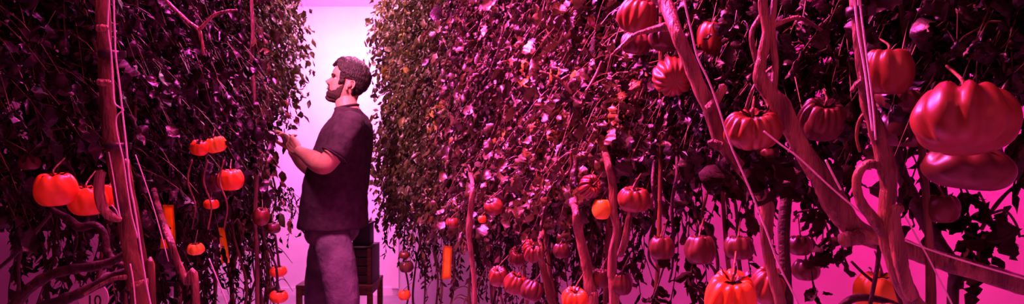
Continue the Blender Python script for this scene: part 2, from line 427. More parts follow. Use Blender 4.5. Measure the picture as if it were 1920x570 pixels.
# woody branches of the near vines, long row
px_tube('stem', v3, 'bark', 1.18, [(1215,-60,26,1.25),(1250,10,26,1.22),(1268,60,24),(1290,110,28),(1312,165,26),(1332,205,28),(1350,262,26),(1385,310,22),(1418,352,22),(1436,388,20),(1434,440,18),(1445,500,20),(1466,580,22),(1500,760,26),(1520,1100,30),(1525,1660,34)], seed=3)
px_tube('cut_stub', v3, 'bark', 1.16, [(1330,205,20),(1342,188,18),(1352,172,16),(1356,160,14)], seed=4)
px_tube('cut_stub', v3, 'bark', 1.16, [(1352,275,20),(1338,268,15),(1328,268,9)], seed=5)
px_tube('branch', v3, 'bark', 1.22, [(1268,48,18),(1240,52,16),(1215,58,10),(1190,66,8),(1160,92,7),(1148,104,5)], seed=6)
px_tube('branch', v3, 'bark', 1.24, [(1432,375,16),(1441,384,18),(1443,400,18),(1440,440,16),(1436,480,12)], seed=7)
px_tube('stem', v2, 'bark', 1.12, [(1432,-60,18),(1430,10,18),(1437,60,18),(1428,110,20),(1424,145,26),(1446,180,34),(1466,208,38),(1486,250,32),(1512,295,34),(1545,345,40),(1572,395,46),(1605,432,40),(1650,452,36),(1700,468,34,1.12),(1760,488,34,1.12),(1830,508,34,1.1),(1905,532,36,1.1),(2000,570,38,1.1),(2080,760,40,1.1),(2090,1300,44,1.1),(2090,1780,46,1.1)], sides=14, seed=8, ridges=.08)
px_tube('cut_stub', v2, 'bark', 1.1, [(1660,446,30),(1620,443,30),(1595,447,28),(1578,452,27)], sides=12, seed=9)
px_tube('branch', v2, 'bark', 1.14, [(1428,128,16),(1415,100,12),(1410,60,10),(1432,20,8)], seed=10)
px_tube('branch', v2, 'bark', 1.12, [(1450,170,14),(1454,120,12),(1448,60,12),(1452,0,12),(1455,-60,12)], seed=11)
px_tube('branch', v2, 'bark', 1.12, [(1440,55,10),(1465,42,9),(1500,34,8),(1545,60,6)], seed=12)
px_tube('branch', v2, 'root', 1.2, [(1500,322,26),(1484,338,24),(1474,380,22),(1470,440,20),(1473,520,22),(1476,600,24),(1480,900,26),(1480,1560,30)], seed=13)
px_tube('tendril', v2, 'stem', 1.15, [(1398,205,5),(1408,175,5),(1422,150,5),(1452,122,5)], seed=14)
px_tube('stem', v1, 'bark', .98, [(1602,-60,20),(1604,0,20),(1610,70,20),(1618,130,22),(1626,190,24),(1640,230,26),(1654,280,30),(1664,320,32),(1666,360,30),(1660,405,26),(1662,440,26),(1672,480,28),(1688,520,30),(1712,565,34),(1750,640,38),(1790,900,40),(1800,1960,44)], sides=14, seed=15, ridges=.07)
px_tube('looped_branch', v1, 'bark', .98, [(1662,318,20),(1640,308,18),(1620,312,17),(1608,330,17),(1607,355,17),(1616,382,18),(1634,405,20),(1650,428,22),(1664,446,20)], sides=10, seed=16)
px_tube('branch', v1, 'bark', .96, [(1708,560,24),(1692,510,26),(1682,460,26),(1676,420,24),(1678,395,22),(1690,388,18)], sides=12, seed=17, ridges=.1)
px_tube('branch', v1, 'root', 1.18, [(1672,270,22),(1690,325,22),(1712,370,24),(1738,420,26),(1765,462,24),(1788,500,26),(1795,540,22),(1786,600,20),(1780,1500,20)], seed=18)
px_tube('twig', v1, 'stem', 1.0, [(1628,205,9),(1612,225,7),(1606,255,6),(1612,285,5)], seed=19)
px_tube('twig', v1, 'stem', 1.0, [(1632,208,12),(1642,235,12),(1650,262,10),(1645,300,6)], seed=20)
px_tube('twig', v1, 'bark', .98, [(1618,150,14),(1605,160,11),(1597,172,8)], seed=21)
px_tube('twig', v1, 'root', 1.25, [(1840,430,8),(1860,395,7),(1890,360,7),(1925,335,6)], seed=22)
px_tube('twig', v1, 'root', 1.1, [(1650,455,9),(1645,500,8),(1632,570,8)], seed=23)
px_tube('twig', v1, 'root', 1.1, [(1662,460,9),(1672,510,8),(1690,572,8)], seed=24)
px_tube('twig', v1, 'root', 1.12, [(1596,490,5),(1618,512,5),(1640,530,6)], seed=25)
px_tube('twig', v1, 'root', 1.2, [(1560,590,14),(1600,560,14),(1650,562,14),(1700,580,12)], seed=26)
# middle of the long row
px_tube('stem', v4, 'bark', 1.62, [(1120,60,8,2.3),(1125,190,9,2.2),(1130,262,12,1.95),(1138,300,14),(1149,345,16),(1150,395,16),(1158,430,16),(1150,470,16),(1148,510,18),(1152,570,20),(1155,900,22),(1155,1310,24)], seed=27)
px_tube('branch', v4, 'bark', 1.6, [(1162,480,12),(1172,450,14),(1178,415,12),(1185,385,9)], seed=28)
px_tube('stem', v4, 'bark', 1.7, [(1060,150,8,2.5),(1066,270,9,2.35),(1072,345,11,2.0),(1078,390,14),(1086,440,18),(1098,490,20),(1106,545,22),(1112,620,22),(1112,1250,24)], seed=29)
px_tube('stem', v4, 'stem', 1.8, [(1030,200,8,2.7),(1026,330,9,2.5),(1022,410,11,2.1),(1012,460,12),(1018,500,14),(1030,550,15),(1040,650,15),(1040,1200,16)], seed=30)
px_tube('stem', v6, 'bark', 2.45, [(872,150,6,3.4),(878,260,6,3.2),(880,318,7,2.8),(886,345,9),(882,400,12),(879,440,11),(885,490,10),(890,570,10),(892,958,12)], seed=31)
px_tube('twig', v4, 'bark', 1.55, [(1072,175,6),(1050,150,7),(1032,140,5),(1012,134,4)], seed=32)
px_tube('twig', v4, 'stem', 1.55, [(1050,152,6),(1062,145,7),(1068,140,4)], seed=33)
px_tube('twig', v4, 'bark', 1.5, [(1128,115,4),(1118,140,6),(1100,170,5)], seed=34)
px_tube('tendril', v4, 'stem', 1.5, [(1044,300,5),(1058,328,5),(1072,310,5),(1070,285,6)], seed=35)
for k, (x, y0, y1) in enumerate([(1232,330,480),(1262,320,500),(1336,350,520),(1378,330,560),(1326,470,600)]):
    q = lambda a: random.gauss(0, a)
    px_tube('stem', v3, 'root', 1.5, [(x+q(14),y0-90,5,1.7),(x+q(10),y0,6),(x+q(10),y0*.65+y1*.35,6),(x+q(12),y0*.35+y1*.65,7),(x+q(12),y1,5),(x+q(18),y1+30,3)], seed=60+k, wob=.2)
def strand(root, d, pts, n=9, size=.04, mat='dry', seed=0):
    # a dangling leafy strand through points given as picture columns and rows at depth d
    rg = np.random.default_rng(seed)
    path = smooth_path([(tuple(at(x, y, d)), .002) for x, y in pts], 6)
    V, Q, a, e = tube_np(path, 5, .1, seed)
    o_ = np.array(wloc(root))
    link('dry_stalk', mesh_np('dry_stalk', V-o_, Q), 'root', root)
    idx = rg.integers(0, len(path), n); P = path[idx, :3]+rg.normal(0, .004, (n, 3))
    D_ = rg.normal(0, .7, (n, 3)); D_[:, 2] -= .8; L = size*rg.uniform(.6, 1.4, n)
    V, Q, T = leaflets(P, D_, L, L*rg.uniform(.45, .9, n), rg.normal(1.2, 1.1, n), rg.uniform(.2, 1.2, n), rg.uniform(.1, .7, n), 9)
    o = link('withered_leaf_spray', mesh_np('withered_leaf_spray', V-o_, Q, T), mat, root); o['kind'] = 'stuff'
strand(v2, 1.2, [(1500,320),(1518,360),(1540,400),(1556,445),(1560,480)], 16, .035, seed=1)
strand(v2, 1.2, [(1578,455),(1582,480),(1590,500)], 5, .04, seed=2)
strand(v2, 1.25, [(1490,400),(1515,395),(1530,410),(1540,430)], 3, .015, seed=3)
strand(v2, 1.25, [(1520,500),(1524,530),(1530,550)], 6, .03, seed=4)
strand(v2, 1.15, [(1400,250),(1420,285),(1440,320),(1430,345)], 14, .05, seed=5)
strand(v2, 1.2, [(1350,290),(1346,320),(1352,350)], 10, .045, seed=6)
strand(v2, 1.25, [(1580,250),(1585,290),(1580,320)], 10, .04, seed=7)
strand(v1, 1.15, [(1800,350),(1812,390),(1820,430),(1815,480),(1822,520)], 22, .05, seed=8)
strand(v1, 1.12, [(1835,360),(1850,390),(1862,430),(1850,470)], 16, .045, seed=9)
strand(v1, 1.05, [(1860,400),(1885,395),(1905,420),(1912,445)], 6, .05, seed=10)
strand(v1, 1.1, [(1935,300),(1915,320),(1908,345)], 8, .05, seed=11)
strand(v1, 1.2, [(1750,330),(1745,360),(1748,385)], 8, .03, seed=12)
strand(v3, 1.45, [(1258,470),(1245,500),(1235,530),(1225,560)], 12, .035, seed=13)
strand(v3, 1.4, [(1300,490),(1296,520),(1310,545)], 9, .03, seed=14)
strand(l1, 1.5, [(200,420),(205,450),(196,480),(205,500)], 8, .03, seed=15)
strand(l1, 1.5, [(40,340),(30,380),(20,430)], 10, .035, seed=16)
strand(l1, 1.5, [(120,330),(112,350),(118,372)], 6, .03, seed=17)
yellow_leaf(v4, at(1000,140,1.6), 4, .03, 3); yellow_leaf(v4, at(1058,152,1.52), 2, .022, 4)
yellow_leaf(v8, at(765,55,4.2), 18, .045, 5); yellow_leaf(v8, at(742,28,4.3), 9, .04, 6); yellow_leaf(v8, at(770,92,4.2), 8, .035, 7)
yellow_leaf(v7, at(825,200,3.1), 10, .03, 8); yellow_leaf(v7, at(812,232,3.1), 8, .028, 9)
yellow_leaf(v4, at(940,250,2.2), 3, .025, 10)
# the dark row
px_tube('stem', l1, 'stem', 1.32, [(190,-60,26),(192,0,26),(196,80,25),(200,160,26),(206,240,26),(216,300,27),(226,360,28),(236,420,28),(246,480,30),(256,540,32),(262,620,32),(262,1535,36)], sides=14, seed=40, ridges=.06)
px_tube('stem', l1, 'stem', 1.36, [(236,300,12),(250,380,13),(262,450,14),(272,510,15),(284,575,16),(290,1480,18)], seed=41)
px_tube('cut_stub', l1, 'bark', 1.28, [(190,322,18),(186,340,18),(187,370,19),(196,395,18),(212,408,15),(226,412,10)], sides=10, seed=42)
px_tube('cut_stub', l1, 'bark', 1.26, [(202,52,10),(192,53,14),(182,53,13)], seed=43)
px_tube('cut_stub', l1, 'bark', 1.26, [(206,155,10),(192,155,14),(183,153,12)], seed=44)
px_tube('gnarled_root', l1, 'root', 1.4, [(246,470,14),(215,488,16),(180,498,18),(140,504,20),(105,512,20),(75,526,20),(48,548,20),(20,585,22),(-40,700,24),(-40,1450,26)], sides=10, seed=45, wob=.12)
px_tube('gnarled_root', l1, 'root', 1.36, [(250,505,14),(215,518,18),(180,535,18),(145,552,20),(110,566,20),(70,590,20),(20,720,22),(0,1490,26)], sides=10, seed=46, wob=.12)
px_tube('branch', l1, 'bark', 1.3, [(236,520,12),(214,522,7),(196,530,6),(176,541,6),(158,552,5)], seed=47)
px_tube('branch', l1, 'root', 1.45, [(96,392,10),(130,412,14),(150,426,16),(178,422,14),(195,440,14),(200,470,14),(214,490,14),(236,500,12)], seed=48)
px_tube('twig', l1, 'root', 1.45, [(100,395,7),(75,425,7),(50,455,9),(25,480,7),(-10,510,6)], seed=49)
px_tube('twig', l1, 'root', 1.5, [(42,455,7),(34,500,7),(36,560,8),(30,620,8)], seed=50)
px_tube('twig', l1, 'root', 1.5, [(140,420,3),(145,450,3),(138,478,3),(142,490,2)], seed=51)
px_tube('twig', l1, 'root', 1.5, [(160,420,3),(156,440,3),(162,455,2)], seed=52)
px_tube('forked_twig', l2, 'bark', 1.55, [(300,-10,6),(330,20,7),(352,40,7),(372,57,8),(378,78,7),(382,103,5)], seed=53)
px_tube('forked_twig', l2, 'bark', 1.55, [(372,57,7),(385,44,6),(402,28,6),(425,21,5),(445,19,4)], seed=54)
px_tube('stem', l4, 'bark', 2.55, [(470,-20,7),(474,60,7),(472,120,8),(478,200,7),(476,260,7),(480,340,8),(478,420,7),(482,520,8),(482,1000,9)], seed=55)
px_tube('stem', l2, 'bark', 1.6, [(270,290,8,2.0),(286,350,10,1.85),(302,405,12,1.7),(318,450,13),(332,490,13),(350,530,13),(368,575,14),(380,1300,16)], seed=56)
for k in range(3):
    px_tube('tendril', l2, 'bark', 1.6, [(360+30*k,300,3),(352+30*k,340,4),(366+30*k,385,3),(360+30*k,430,3)], seed=57+k)

# ------------------------------------------------------------------ twine and clips
def twine(d, pts, label, w=2.6, group='white support twine'):
    o = px_tube('twine', None, 'twine', d, [(*p[:2], w, *(p[2:])) for p in pts], sides=6, n=6, wob=0, ridges=0)
    tag(o, label, 'twine', group); return o
twine(1.08, [(1276,-60),(1283,0),(1297,62),(1308,108),(1328,150),(1345,195),(1370,272),(1402,345),(1432,420),(1462,500),(1500,580),(1560,760)], 'white twine slanting down along the woody stem by the ribbed tomatoes', 3.4)
twine(1.02, [(1432,246),(1465,272),(1500,298),(1570,362),(1648,424),(1700,452),(1800,487),(1920,522),(2000,545)], 'white twine crossing over the thick branch and the looped stem', 3.4)
twine(.93, [(1596,-60),(1602,0),(1610,66),(1622,135),(1630,200),(1636,245)], 'pink-lit twine against the stem with the looped branch, inner strand', 4)
twine(.92, [(1608,-60),(1612,0),(1620,66),(1629,135),(1637,200),(1642,262)], 'pink-lit twine against the stem with the looped branch, outer strand', 3.4)
twine(.95, [(1697,405),(1722,450),(1745,492),(1785,570),(1830,660)], 'thin twine running down from the looped branch past the orange tomato', 3.2)
twine(1.05, [(1548,300),(1562,328),(1577,356)], 'short loose end of twine hanging behind the big woody branch', 4)
twine(1.27, [(205,-60),(204,0),(202,50),(208,98),(211,150),(214,190),(222,200),(231,204)], 'white twine ending in a hook on the thick upright stem', 3.4)
twine(1.27, [(213,-60),(213,0),(215,60),(217,105),(224,160),(229,205),(233,240),(237,275),(243,340),(254,400),(262,455),(272,520),(284,580)], 'longest white twine running down the thick upright stem', 3.4)
twine(1.26, [(232,206),(219,218),(218,240),(224,270),(231,300),(238,350),(246,400),(258,446)], 'white twine looped beside the longest one below the knot', 2.8)
twine(1.28, [(204,285),(212,330),(220,380),(226,414),(218,395),(210,385)], 'fine bluish twine below the lower black clip', 2.4)
twine(1.4, [(254,290),(275,350),(294,410),(316,490)], 'thin dull twine slanting across the dark stems', 1.9)
twine(1.3, [(244,495),(250,530),(256,600)], 'short twine beside the stem foot near the round tag', 3)
twine(1.7, [(392,485),(408,525),(430,580)], 'thin twine slanting low between the dark row stems', 2.6)
twine(1.6, [(180,530),(200,512),(236,518)], 'pale twine tied across the gnarled roots', 2.2)
def clip(px, py, d, w, label):
    c = at(px, py, d); bm = bmesh.new()
    bmesh.ops.create_cone(bm, segments=16, radius1=w, radius2=w, depth=.012, cap_ends=True)
    bmesh.ops.translate(bm, verts=bm.verts, vec=c)
    bbox(bm, c+Vector((w+.004, -.004, 0)), (.012, .006, .012), 0, .001)
    o = from_bm('plant_clip', bm, 'clip', None, off=Vector((0,0,0)))
    tag(o, label, 'clip', 'black plant clips')
clip(207, 102, 1.30, .021, 'black plant clip round the thick stem, upper of two')
clip(216, 274, 1.30, .022, 'black plant clip round the thick stem, lower of two')
clip(1606, 22, .97, .014, 'black plant clip at the top of the looped stem')

# ------------------------------------------------------------------ tomatoes
def tomato(px, py, wpx, d, label, mat='red', sq=.78, ribs=9, depth=.12, tilt=(0,0,0), seed=1, hpx=None, group='tomatoes in the long row', host=None, stalk=True, res=(26,72)):
    R = wpx/2/F*d
    if hpx: sq = hpx/wpx
    c = at(px, py, d); rg = random.Random(seed)
    root = empty('tomato', tuple(c), label, 'tomato', group)
    nu, nv = res if wpx > 40 else ((18,48) if wpx > 24 else (12, 32))
    ph = [rg.uniform(-.25, .25) for _ in range(ribs)]; am = [rg.uniform(.6, 1.3) for _ in range(ribs)]
    edges = [(k+ph[k])/ribs*2*PI for k in range(ribs)]
    b1, b2, p1, p2 = rg.uniform(.0,.09), rg.uniform(0,.06), rg.uniform(0,6), rg.uniform(0,6)
    V, T = [], []
    for i in range(nu+1):
        la = PI*i/nu                                  # 0 top
        for j in range(nv):
            th = 2*PI*j/nv
            g = 0
            for k in range(ribs):                     # furrows between the lobes
                dd = (th-edges[k]+PI) % (2*PI)-PI
                g += am[k]*math.exp(-(dd*ribs/1.5)**2)
            s = math.sin(la); amp = depth*g*(s**.6)*(.62+.95*max(0, math.cos(la))**.6+(1.0 if tilt[0] < -1 else .35)*max(0, -math.cos(la)))*(1+.3*math.sin(la*5+th*2+p1))
            r = R*(1-amp)*(1+b1*math.sin(2*th+p1)+b2*math.sin(3*th+p2)+.02*math.sin(5*th+3*la+p2)+.015*math.sin(9*th-4*la))
            x = r*s**.82*math.cos(th); y = r*s**.82*math.sin(th)
            z = R*sq*math.cos(la)*(1-.15*amp)
            z -= R*sq*.38*math.exp(-(s/.42)**2)*(1 if la < PI/2 else -.45)      # stem basin, blossom end
            if la < PI/2: z += R*.07*(1-g)*math.exp(-((s-.55)/.25)**2)
            V.append((x, y, z))
            T.append(min(1, max(.0, (1-s/.22))*(1 if la < PI/2 else .8)+ .18*max(0, g-.75)))
    Q = [(i*nv+j, (i+1)*nv+j, (i+1)*nv+(j+1) % nv, i*nv+(j+1) % nv) for i in range(nu) for j in range(nv)]
    V = np.array(V); Rm = np.array(Matrix.Rotation(tilt[2],3,'Z') @ Matrix.Rotation(tilt[0],3,'X') @ Matrix.Rotation(tilt[1],3,'Y'))
    Vw = V @ Rm.T
    link('fruit', mesh_np('fruit', Vw, Q, T), mat, root)
    # calyx: six pointed sepals and a short pedicel
    topz = R*sq*.62
    P = np.tile(np.array([0,0,topz]), (6,1)); an = np.arange(6)*PI/3+rg.random()
    D = np.stack([np.cos(an), np.sin(an), np.full(6,.35)], 1)
    L = np.full(6, R*.75)
    LV_, LQ, LT = leaflets(P, D, L, L*.26, RNG.uniform(.4,1.6,6), np.full(6,.3), np.full(6,.45), 7)
    link('calyx', mesh_np('calyx', LV_ @ Rm.T, LQ, LT), 'leaf_dark', root)
    if stalk:
        up = Rm @ np.array([0,0,1.]); p0 = up*topz
        h = max(.03, R*.7); side = (1 if group.endswith('long row') else -1)
        tip = p0+up*R*.35+np.array([side*.03, .08, h*.8])
        tube('stalk', [(tuple(p0+np.array(c)), R*.04+.001), (tuple(p0+up*R*.4+np.array(c)), R*.03+.001), (tuple(tip+np.array(c)), R*.02+.001)], 'stem', root, 6, 5)
    return root
G1 = 'tomatoes in the long row'; G2 = 'tomatoes in the dark row'
TL = [
 (1196,30,74,1.38,'pink-lit ribbed tomato at the top edge above a pale twig','pinkt',.9,11,.1,(.3,.2,0),74),
 (1192,82,56,1.46,'dark orange tomato tucked under the pink-lit top-edge one','darkt',.8,9,.1,(.2,0,1),46),
 (1247,72,64,1.42,'brownish ribbed tomato behind the junction of twig and woody stem','darkt',.8,10,.1,(.2,0,2),52),
 (1262,142,78,1.34,'ribbed tomato turned to show its star-like blossom end','pinkt',.9,14,.16,(-1.15,.1,0),86),
 (1338,72,64,1.42,'tall tomato hanging between the slanting twine and the light gaps','pinkt',1.1,8,.07,(.2,0,0),76),
 (1350,158,44,1.45,'small dark tomato half hidden behind the cut stub','darkt',.9,8,.1,(0,0,0),50),
 (1411,243,104,1.10,'flat deeply ribbed tomato where the two woody branches meet','pinkt',.72,13,.17,(.35,-.1,0),76),
 (1540,224,86,1.14,'deeply ribbed dark tomato with glossy furrows above the thick branch','darkt',.92,12,.17,(.5,-.25,.5),84),
 (1664,134,86,1.02,'round tomato with a bright pink side behind the upright stem','pinkt',1.15,8,.07,(.1,0,0),100),
 (1806,224,176,.84,'biggest ribbed tomato, dull red, upper of the pair','pinkt',.74,9,.15,(-.2,.28,.4),136),
 (1815,318,150,.92,'wide dark tomato pressed beneath the biggest one','darkt',.55,8,.06,(.1,.1,1),84),
 (1766,391,62,1.1,'round dark tomato hanging under the big pair','darkt',.95,7,.04,(0,0,0),60),
 (1686,186,80,1.08,'dark tomato wedged under the pink-sided one','darkt',.6,8,.1,(.2,.2,0),50),
 (1700,240,110,1.12,'shadowed tomato between the upright stem and the biggest tomato','darkt',.7,9,.1,(.1,0,0),80),
 (1370,556,102,1.16,'bright red lobed tomato at the bottom edge beside a pale pink one','red',.95,11,.1,(.35,0,0),96),
 (1441,536,74,1.22,'pale pink ribbed tomato touching the bright red one at the bottom edge','pinkt',.95,10,.1,(.3,.2,0),74),
 (1650,552,92,1.3,'orange tomato low behind dark twigs by the looped stem','orange',1.0,8,.06,(.1,0,0),92),
 (1500,460,46,1.35,'small dark tomato above another on the shaded upright branch','darkt',.9,7,.05,(0,0,0),42),
 (1511,506,50,1.35,'dark tomato below its smaller twin on the shaded branch','darkt',.9,7,.05,(0,0,0),44),
 (1385,464,56,1.4,'dark silhouetted tomato above the pale pink bottom one','darkt',.85,8,.08,(0,0,0),50),
 (1312,468,58,1.4,'dull red tomato in the middle of three silhouetted against pink wall','darkt',.95,9,.1,(0,0,0),62),
 (1240,465,50,1.45,'dark round tomato farthest from the lens of three against pink wall','darkt',.95,8,.06,(0,0,0),50),
 (1188,374,62,1.52,'orange-red tomato beside the forked upright stem','pinkt',.8,10,.1,(.2,0,0),50),
 (1128,392,36,1.6,'small orange tomato with a point, under the crinkled stack','orange',1.15,7,.08,(0,0,0),44),
 (1105,350,44,1.62,'crinkled red tomato with stacked folds','pinkt',1.3,14,.2,(1.3,0,.3),56),
 (1078,562,52,1.6,'bright red tomato peeking over the bottom edge by two stems','red',.95,10,.1,(.3,0,0),48),
 (1128,522,34,1.7,'dull red tomato between two upright stems near the bottom','darkt',1.1,8,.1,(0,0,0),40),
 (1166,532,40,1.62,'brownish tomato at the foot of the forked stem','darkt',1.0,8,.1,(0,0,0),48),
 (1000,470,44,1.9,'ribbed dark orange tomato above the low cluster','pinkt',1.0,12,.15,(.8,0,0),46),
 (972,480,40,2.0,'striped shadowy tomato behind the low cluster','darkt',.9,11,.15,(.7,0,0),40),
 (934,518,38,2.05,'pinkish ribbed tomato at the aisle side of the low cluster','pinkt',.95,10,.14,(.4,0,0),40),
 (966,532,44,1.95,'peach-coloured ribbed tomato in the low cluster','pinkt',.95,10,.14,(.4,0,1),44),
 (998,545,42,1.9,'dark red tomato lowest in the low cluster','darkt',.95,10,.14,(.4,0,2),44),
 (926,388,40,2.0,'pale pink tomato under a bright highlight, middle of the long row','pinkt',.8,10,.14,(.3,-.4,0),32),
 (904,411,16,2.2,'tiny bright red tomato below the pale pink one','red',.95,6,.03,(0,0,0),16),
 (848,418,26,2.7,'small brownish tomato above the orange card','pinkt',.8,8,.1,(0,0,0),22),
 (758,478,20,3.9,'small pale tomato at the aisle edge of the long row','pinkt',.75,8,.08,(0,0,0),15),
 (762,500,28,3.8,'dark tomato under the small pale one at the aisle edge','darkt',.85,8,.08,(0,0,0),24),
 (758,553,22,3.8,'small red tomato low at the aisle edge of the long row','red',.95,7,.05,(0,0,0),21),
 (1052,470,30,1.85,'small shadowy tomato between two thick stems','darkt',1.0,7,.06,(0,0,0),32),
 (1440,290,40,1.3,'little dark tomato behind the flat ribbed one','darkt',.9,7,.05,(0,0,0),30),
]
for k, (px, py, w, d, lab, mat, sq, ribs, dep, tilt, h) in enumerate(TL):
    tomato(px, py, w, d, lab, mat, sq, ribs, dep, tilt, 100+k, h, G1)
TLL = [
 (103,355,74,1.34,'largest bright red tomato, over the dark curved branch','red',.95,7,.05,(.1,0,0),70),
 (164,376,66,1.38,'red tomato half behind the knobbly stub, second of the big three','red',.95,8,.06,(.1,0,0),62),
 (208,366,34,1.42,'red tomato showing between the thick stem and the stub','red',1.3,7,.05,(.1,0,0),48),
 (55,305,38,1.5,'dim tomato in shade above the largest bright red one','darkt',.85,8,.06,(0,0,0),32),
 (374,277,34,1.95,'orange-red tomato of an adjoining pair, the one farther from the aisle','red',.9,9,.12,(.2,.2,0),32),
 (405,271,38,1.98,'orange-red tomato of an adjoining pair, the one nearer the aisle','orange',.8,9,.12,(.2,-.2,0),34),
 (433,337,48,2.02,'bright red lobed tomato in front of a dull one','red',.92,7,.06,(.1,0,0),45),
 (402,342,42,2.08,'dull purple-brown tomato behind the bright lobed one','darkt',1.0,9,.08,(0,0,0),42),
 (396,383,28,2.0,'small flat red tomato below the dull one','red',.75,6,.04,(0,0,0),21),
 (490,406,34,2.5,'salmon tomato above the olive one at the aisle edge','pinkt',1.0,8,.08,(.2,.2,0),36),
 (512,428,28,2.55,'small olive tomato at the aisle edge','darkt',.85,7,.05,(0,0,0),22),
 (521,509,30,2.9,'orange-red tomato on the lowest truss, upper one','red',.78,8,.08,(.1,0,0),22),
 (522,556,34,2.9,'orange-red tomato on the lowest truss, lower one','red',.72,8,.08,(.1,.1,0),24),
 (508,545,22,2.95,'small dark red tomato beside the lower truss fruit','darkt',.95,7,.05,(0,0,0),20),
 (367,467,32,1.9,'orange crinkled tomato hanging in the stems beside the card','orange',.75,10,.14,(.1,0,0),24),
]
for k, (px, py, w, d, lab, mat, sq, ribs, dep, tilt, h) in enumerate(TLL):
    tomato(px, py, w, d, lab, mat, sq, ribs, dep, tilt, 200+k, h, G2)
# truss stalks at the aisle edge of the dark row
px_tube('truss_stalk', l4, 'root', 2.75, [(490,420,5),(497,455,5),(505,470,4),(516,495,4),(520,520,5),(519,545,5)], seed=70)
px_tube('truss_stalk', l4, 'root', 2.75, [(516,440,4),(520,470,4),(524,500,4)], seed=71)

# sticky cards
def card(px, py, w, h, d, lean, label):
    c = at(px, py, d); W = w/F*d; Hh = h/F*d
    root = empty('sticky_card', tuple(c), label, 'insect trap', 'orange sticky cards')
    bm = bmesh.new(); nx, nz = 4, 10; g = {}
    for i in range(nx+1):
        for k in range(nz+1):
            x = (i/nx-.5)*W; z = (k/nz-.5)*Hh
            g[i,k] = bm.verts.new((x+lean*z, .006*math.sin(3*z/Hh+i*.6), z))
    for i in range(nx):
        for k in range(nz): bm.faces.new((g[i,k], g[i+1,k], g[i+1,k+1], g[i,k+1]))
    bmesh.ops.solidify(bm, geom=bm.faces[:], thickness=.0012)
    from_bm('card_sheet', bm, 'trap', root, off=Vector((0,0,0)))
    tube('wire_tie', [(tuple(c+Vector((lean*Hh/2,0,Hh/2-.004))), .0008), (tuple(c+Vector((lean*Hh/2+.004,0,Hh/2+.03))), .0008), (tuple(c+Vector((lean*Hh/2,.01,Hh/2+.1))), .0008)], 'clip', root, 6, 4, 0)
card(315,425,24,82,1.75,.0,'orange sticky card hanging among the dark row stems, the wider one')
card(419,460,13,66,2.2,-.12,'narrow orange sticky card leaning in the dark row')
card(838,492,17,62,2.5,.04,'orange sticky card hanging low in the long row')

# round tag with a number
c = at(175,558,1.5)
tg = empty('round_tag', tuple(c), 'round white tag with a number on the gnarled roots', 'tag')
bm = bmesh.new(); bmesh.ops.create_cone(bm, segments=48, radius1=.033, radius2=.033, depth=.002, cap_ends=True)
bmesh.ops.rotate(bm, verts=bm.verts, cent=(0,0,0), matrix=Matrix.Rotation(PI/2, 3, 'X'))
from_bm('disc', bm, 'paper', tg, smooth=False, off=Vector((0,0,0)))
cu = bpy.data.curves.new('number', 'FONT'); cu.body = '10'; cu.size = .034; cu.align_x = 'CENTER'; cu.extrude = .0003; cu.materials.append(M['clip'])
to = bpy.data.objects.new('printed_number', cu); COL.objects.link(to); to.parent = tg; to.location = (0.002,-.0018,-.018); to.rotation_euler = (PI/2,0,0)
bpy.context.view_layer.update()
me = bpy.data.meshes.new_from_object(to.evaluated_get(bpy.context.evaluated_depsgraph_get()))
bpy.data.objects.remove(to)
to = bpy.data.objects.new('printed_number', me); COL.objects.link(to); to.parent = tg; to.location = (0.002,-.0018,-.018); to.rotation_euler = (PI/2,0,0)

# ------------------------------------------------------------------ things behind
# small wooden table behind the man
D = 4.45
x0 = at(556,0,D).x; x1 = at(699,0,D).x; zt = at(0,534,D).z
tb = empty('side_table', ((x0+x1)/2, D+.17, 0), 'low stained wooden table behind the man, holding a crate', 'table')
bm = bmesh.new(); bbox(bm, Vector(((x0+x1)/2, D+.17, zt-.011)), (x1-x0, .38, .022), 0, .003); from_bm('tabletop', bm, 'wood', tb)
bm = bmesh.new()
for yy in (D+.0, D+.34): bbox(bm, Vector(((x0+x1)/2, yy, zt-.045)), (x1-x0-.06, .018, .045))
for xx in (x0+.02, x1-.02): bbox(bm, Vector((xx, D+.17, zt-.045)), (.018, .30, .045))
from_bm('apron', bm, 'wood', tb, smooth=False)
for xx in (x0+.018, x1-.018):
    for yy in (D+.0, D+.34):
        bm = bmesh.new(); bbox(bm, Vector((xx, yy, (zt-.022)/2)), (.034, .034, zt-.022), 0, .003); from_bm('leg', bm, 'wood', tb)
# slatted wooden crate on the table
cx0 = at(640,0,D).x; cx1 = at(697,0,D).x; ch = .232
cr = empty('wooden_crate', ((cx0+cx1)/2, D+.14, zt), 'dark wooden crate standing on the low table', 'crate')
cxm = (cx0+cx1)/2; cw = cx1-cx0
for k in range(4):
    for yy in (D+.02, D+.26):
        bm = bmesh.new(); bbox(bm, Vector((cxm, yy, zt+.03+k*.057)), (cw, .01, .05), 0, .002); from_bm('slat', bm, 'darkwood', cr)
for xx in (cx0+.006, cx1-.006):
    bm = bmesh.new(); bbox(bm, Vector((xx, D+.14, zt+ch/2)), (.012, .24, ch), 0, .002); from_bm('end_panel', bm, 'darkwood', cr)
for xx in (cx0+.02, cx1-.02):
    bm = bmesh.new(); bbox(bm, Vector((xx, D+.01, zt+ch/2)), (.022, .012, ch), 0, .002); from_bm('corner_batten', bm, 'wood', cr)
bm = bmesh.new(); bbox(bm, Vector((cxm, D+.14, zt+ch+.004)), (cw, .26, .008)); from_bm('lid', bm, 'darkwood', cr)
bx0 = at(655,0,D).x; bx1 = at(690,0,D).x; zb = zt+ch+.008; bh = at(0,420,D).z-zb
bn = empty('black_bin', ((bx0+bx1)/2, D+.14, zb), 'black plastic bin standing on the wooden crate behind the man', 'bin')
bm = bmesh.new(); bbox(bm, Vector(((bx0+bx1)/2, D+.14, zb+bh/2)), (bx1-bx0-.01, .16, bh), 0, .008); from_bm('bin_body', bm, 'black', bn)
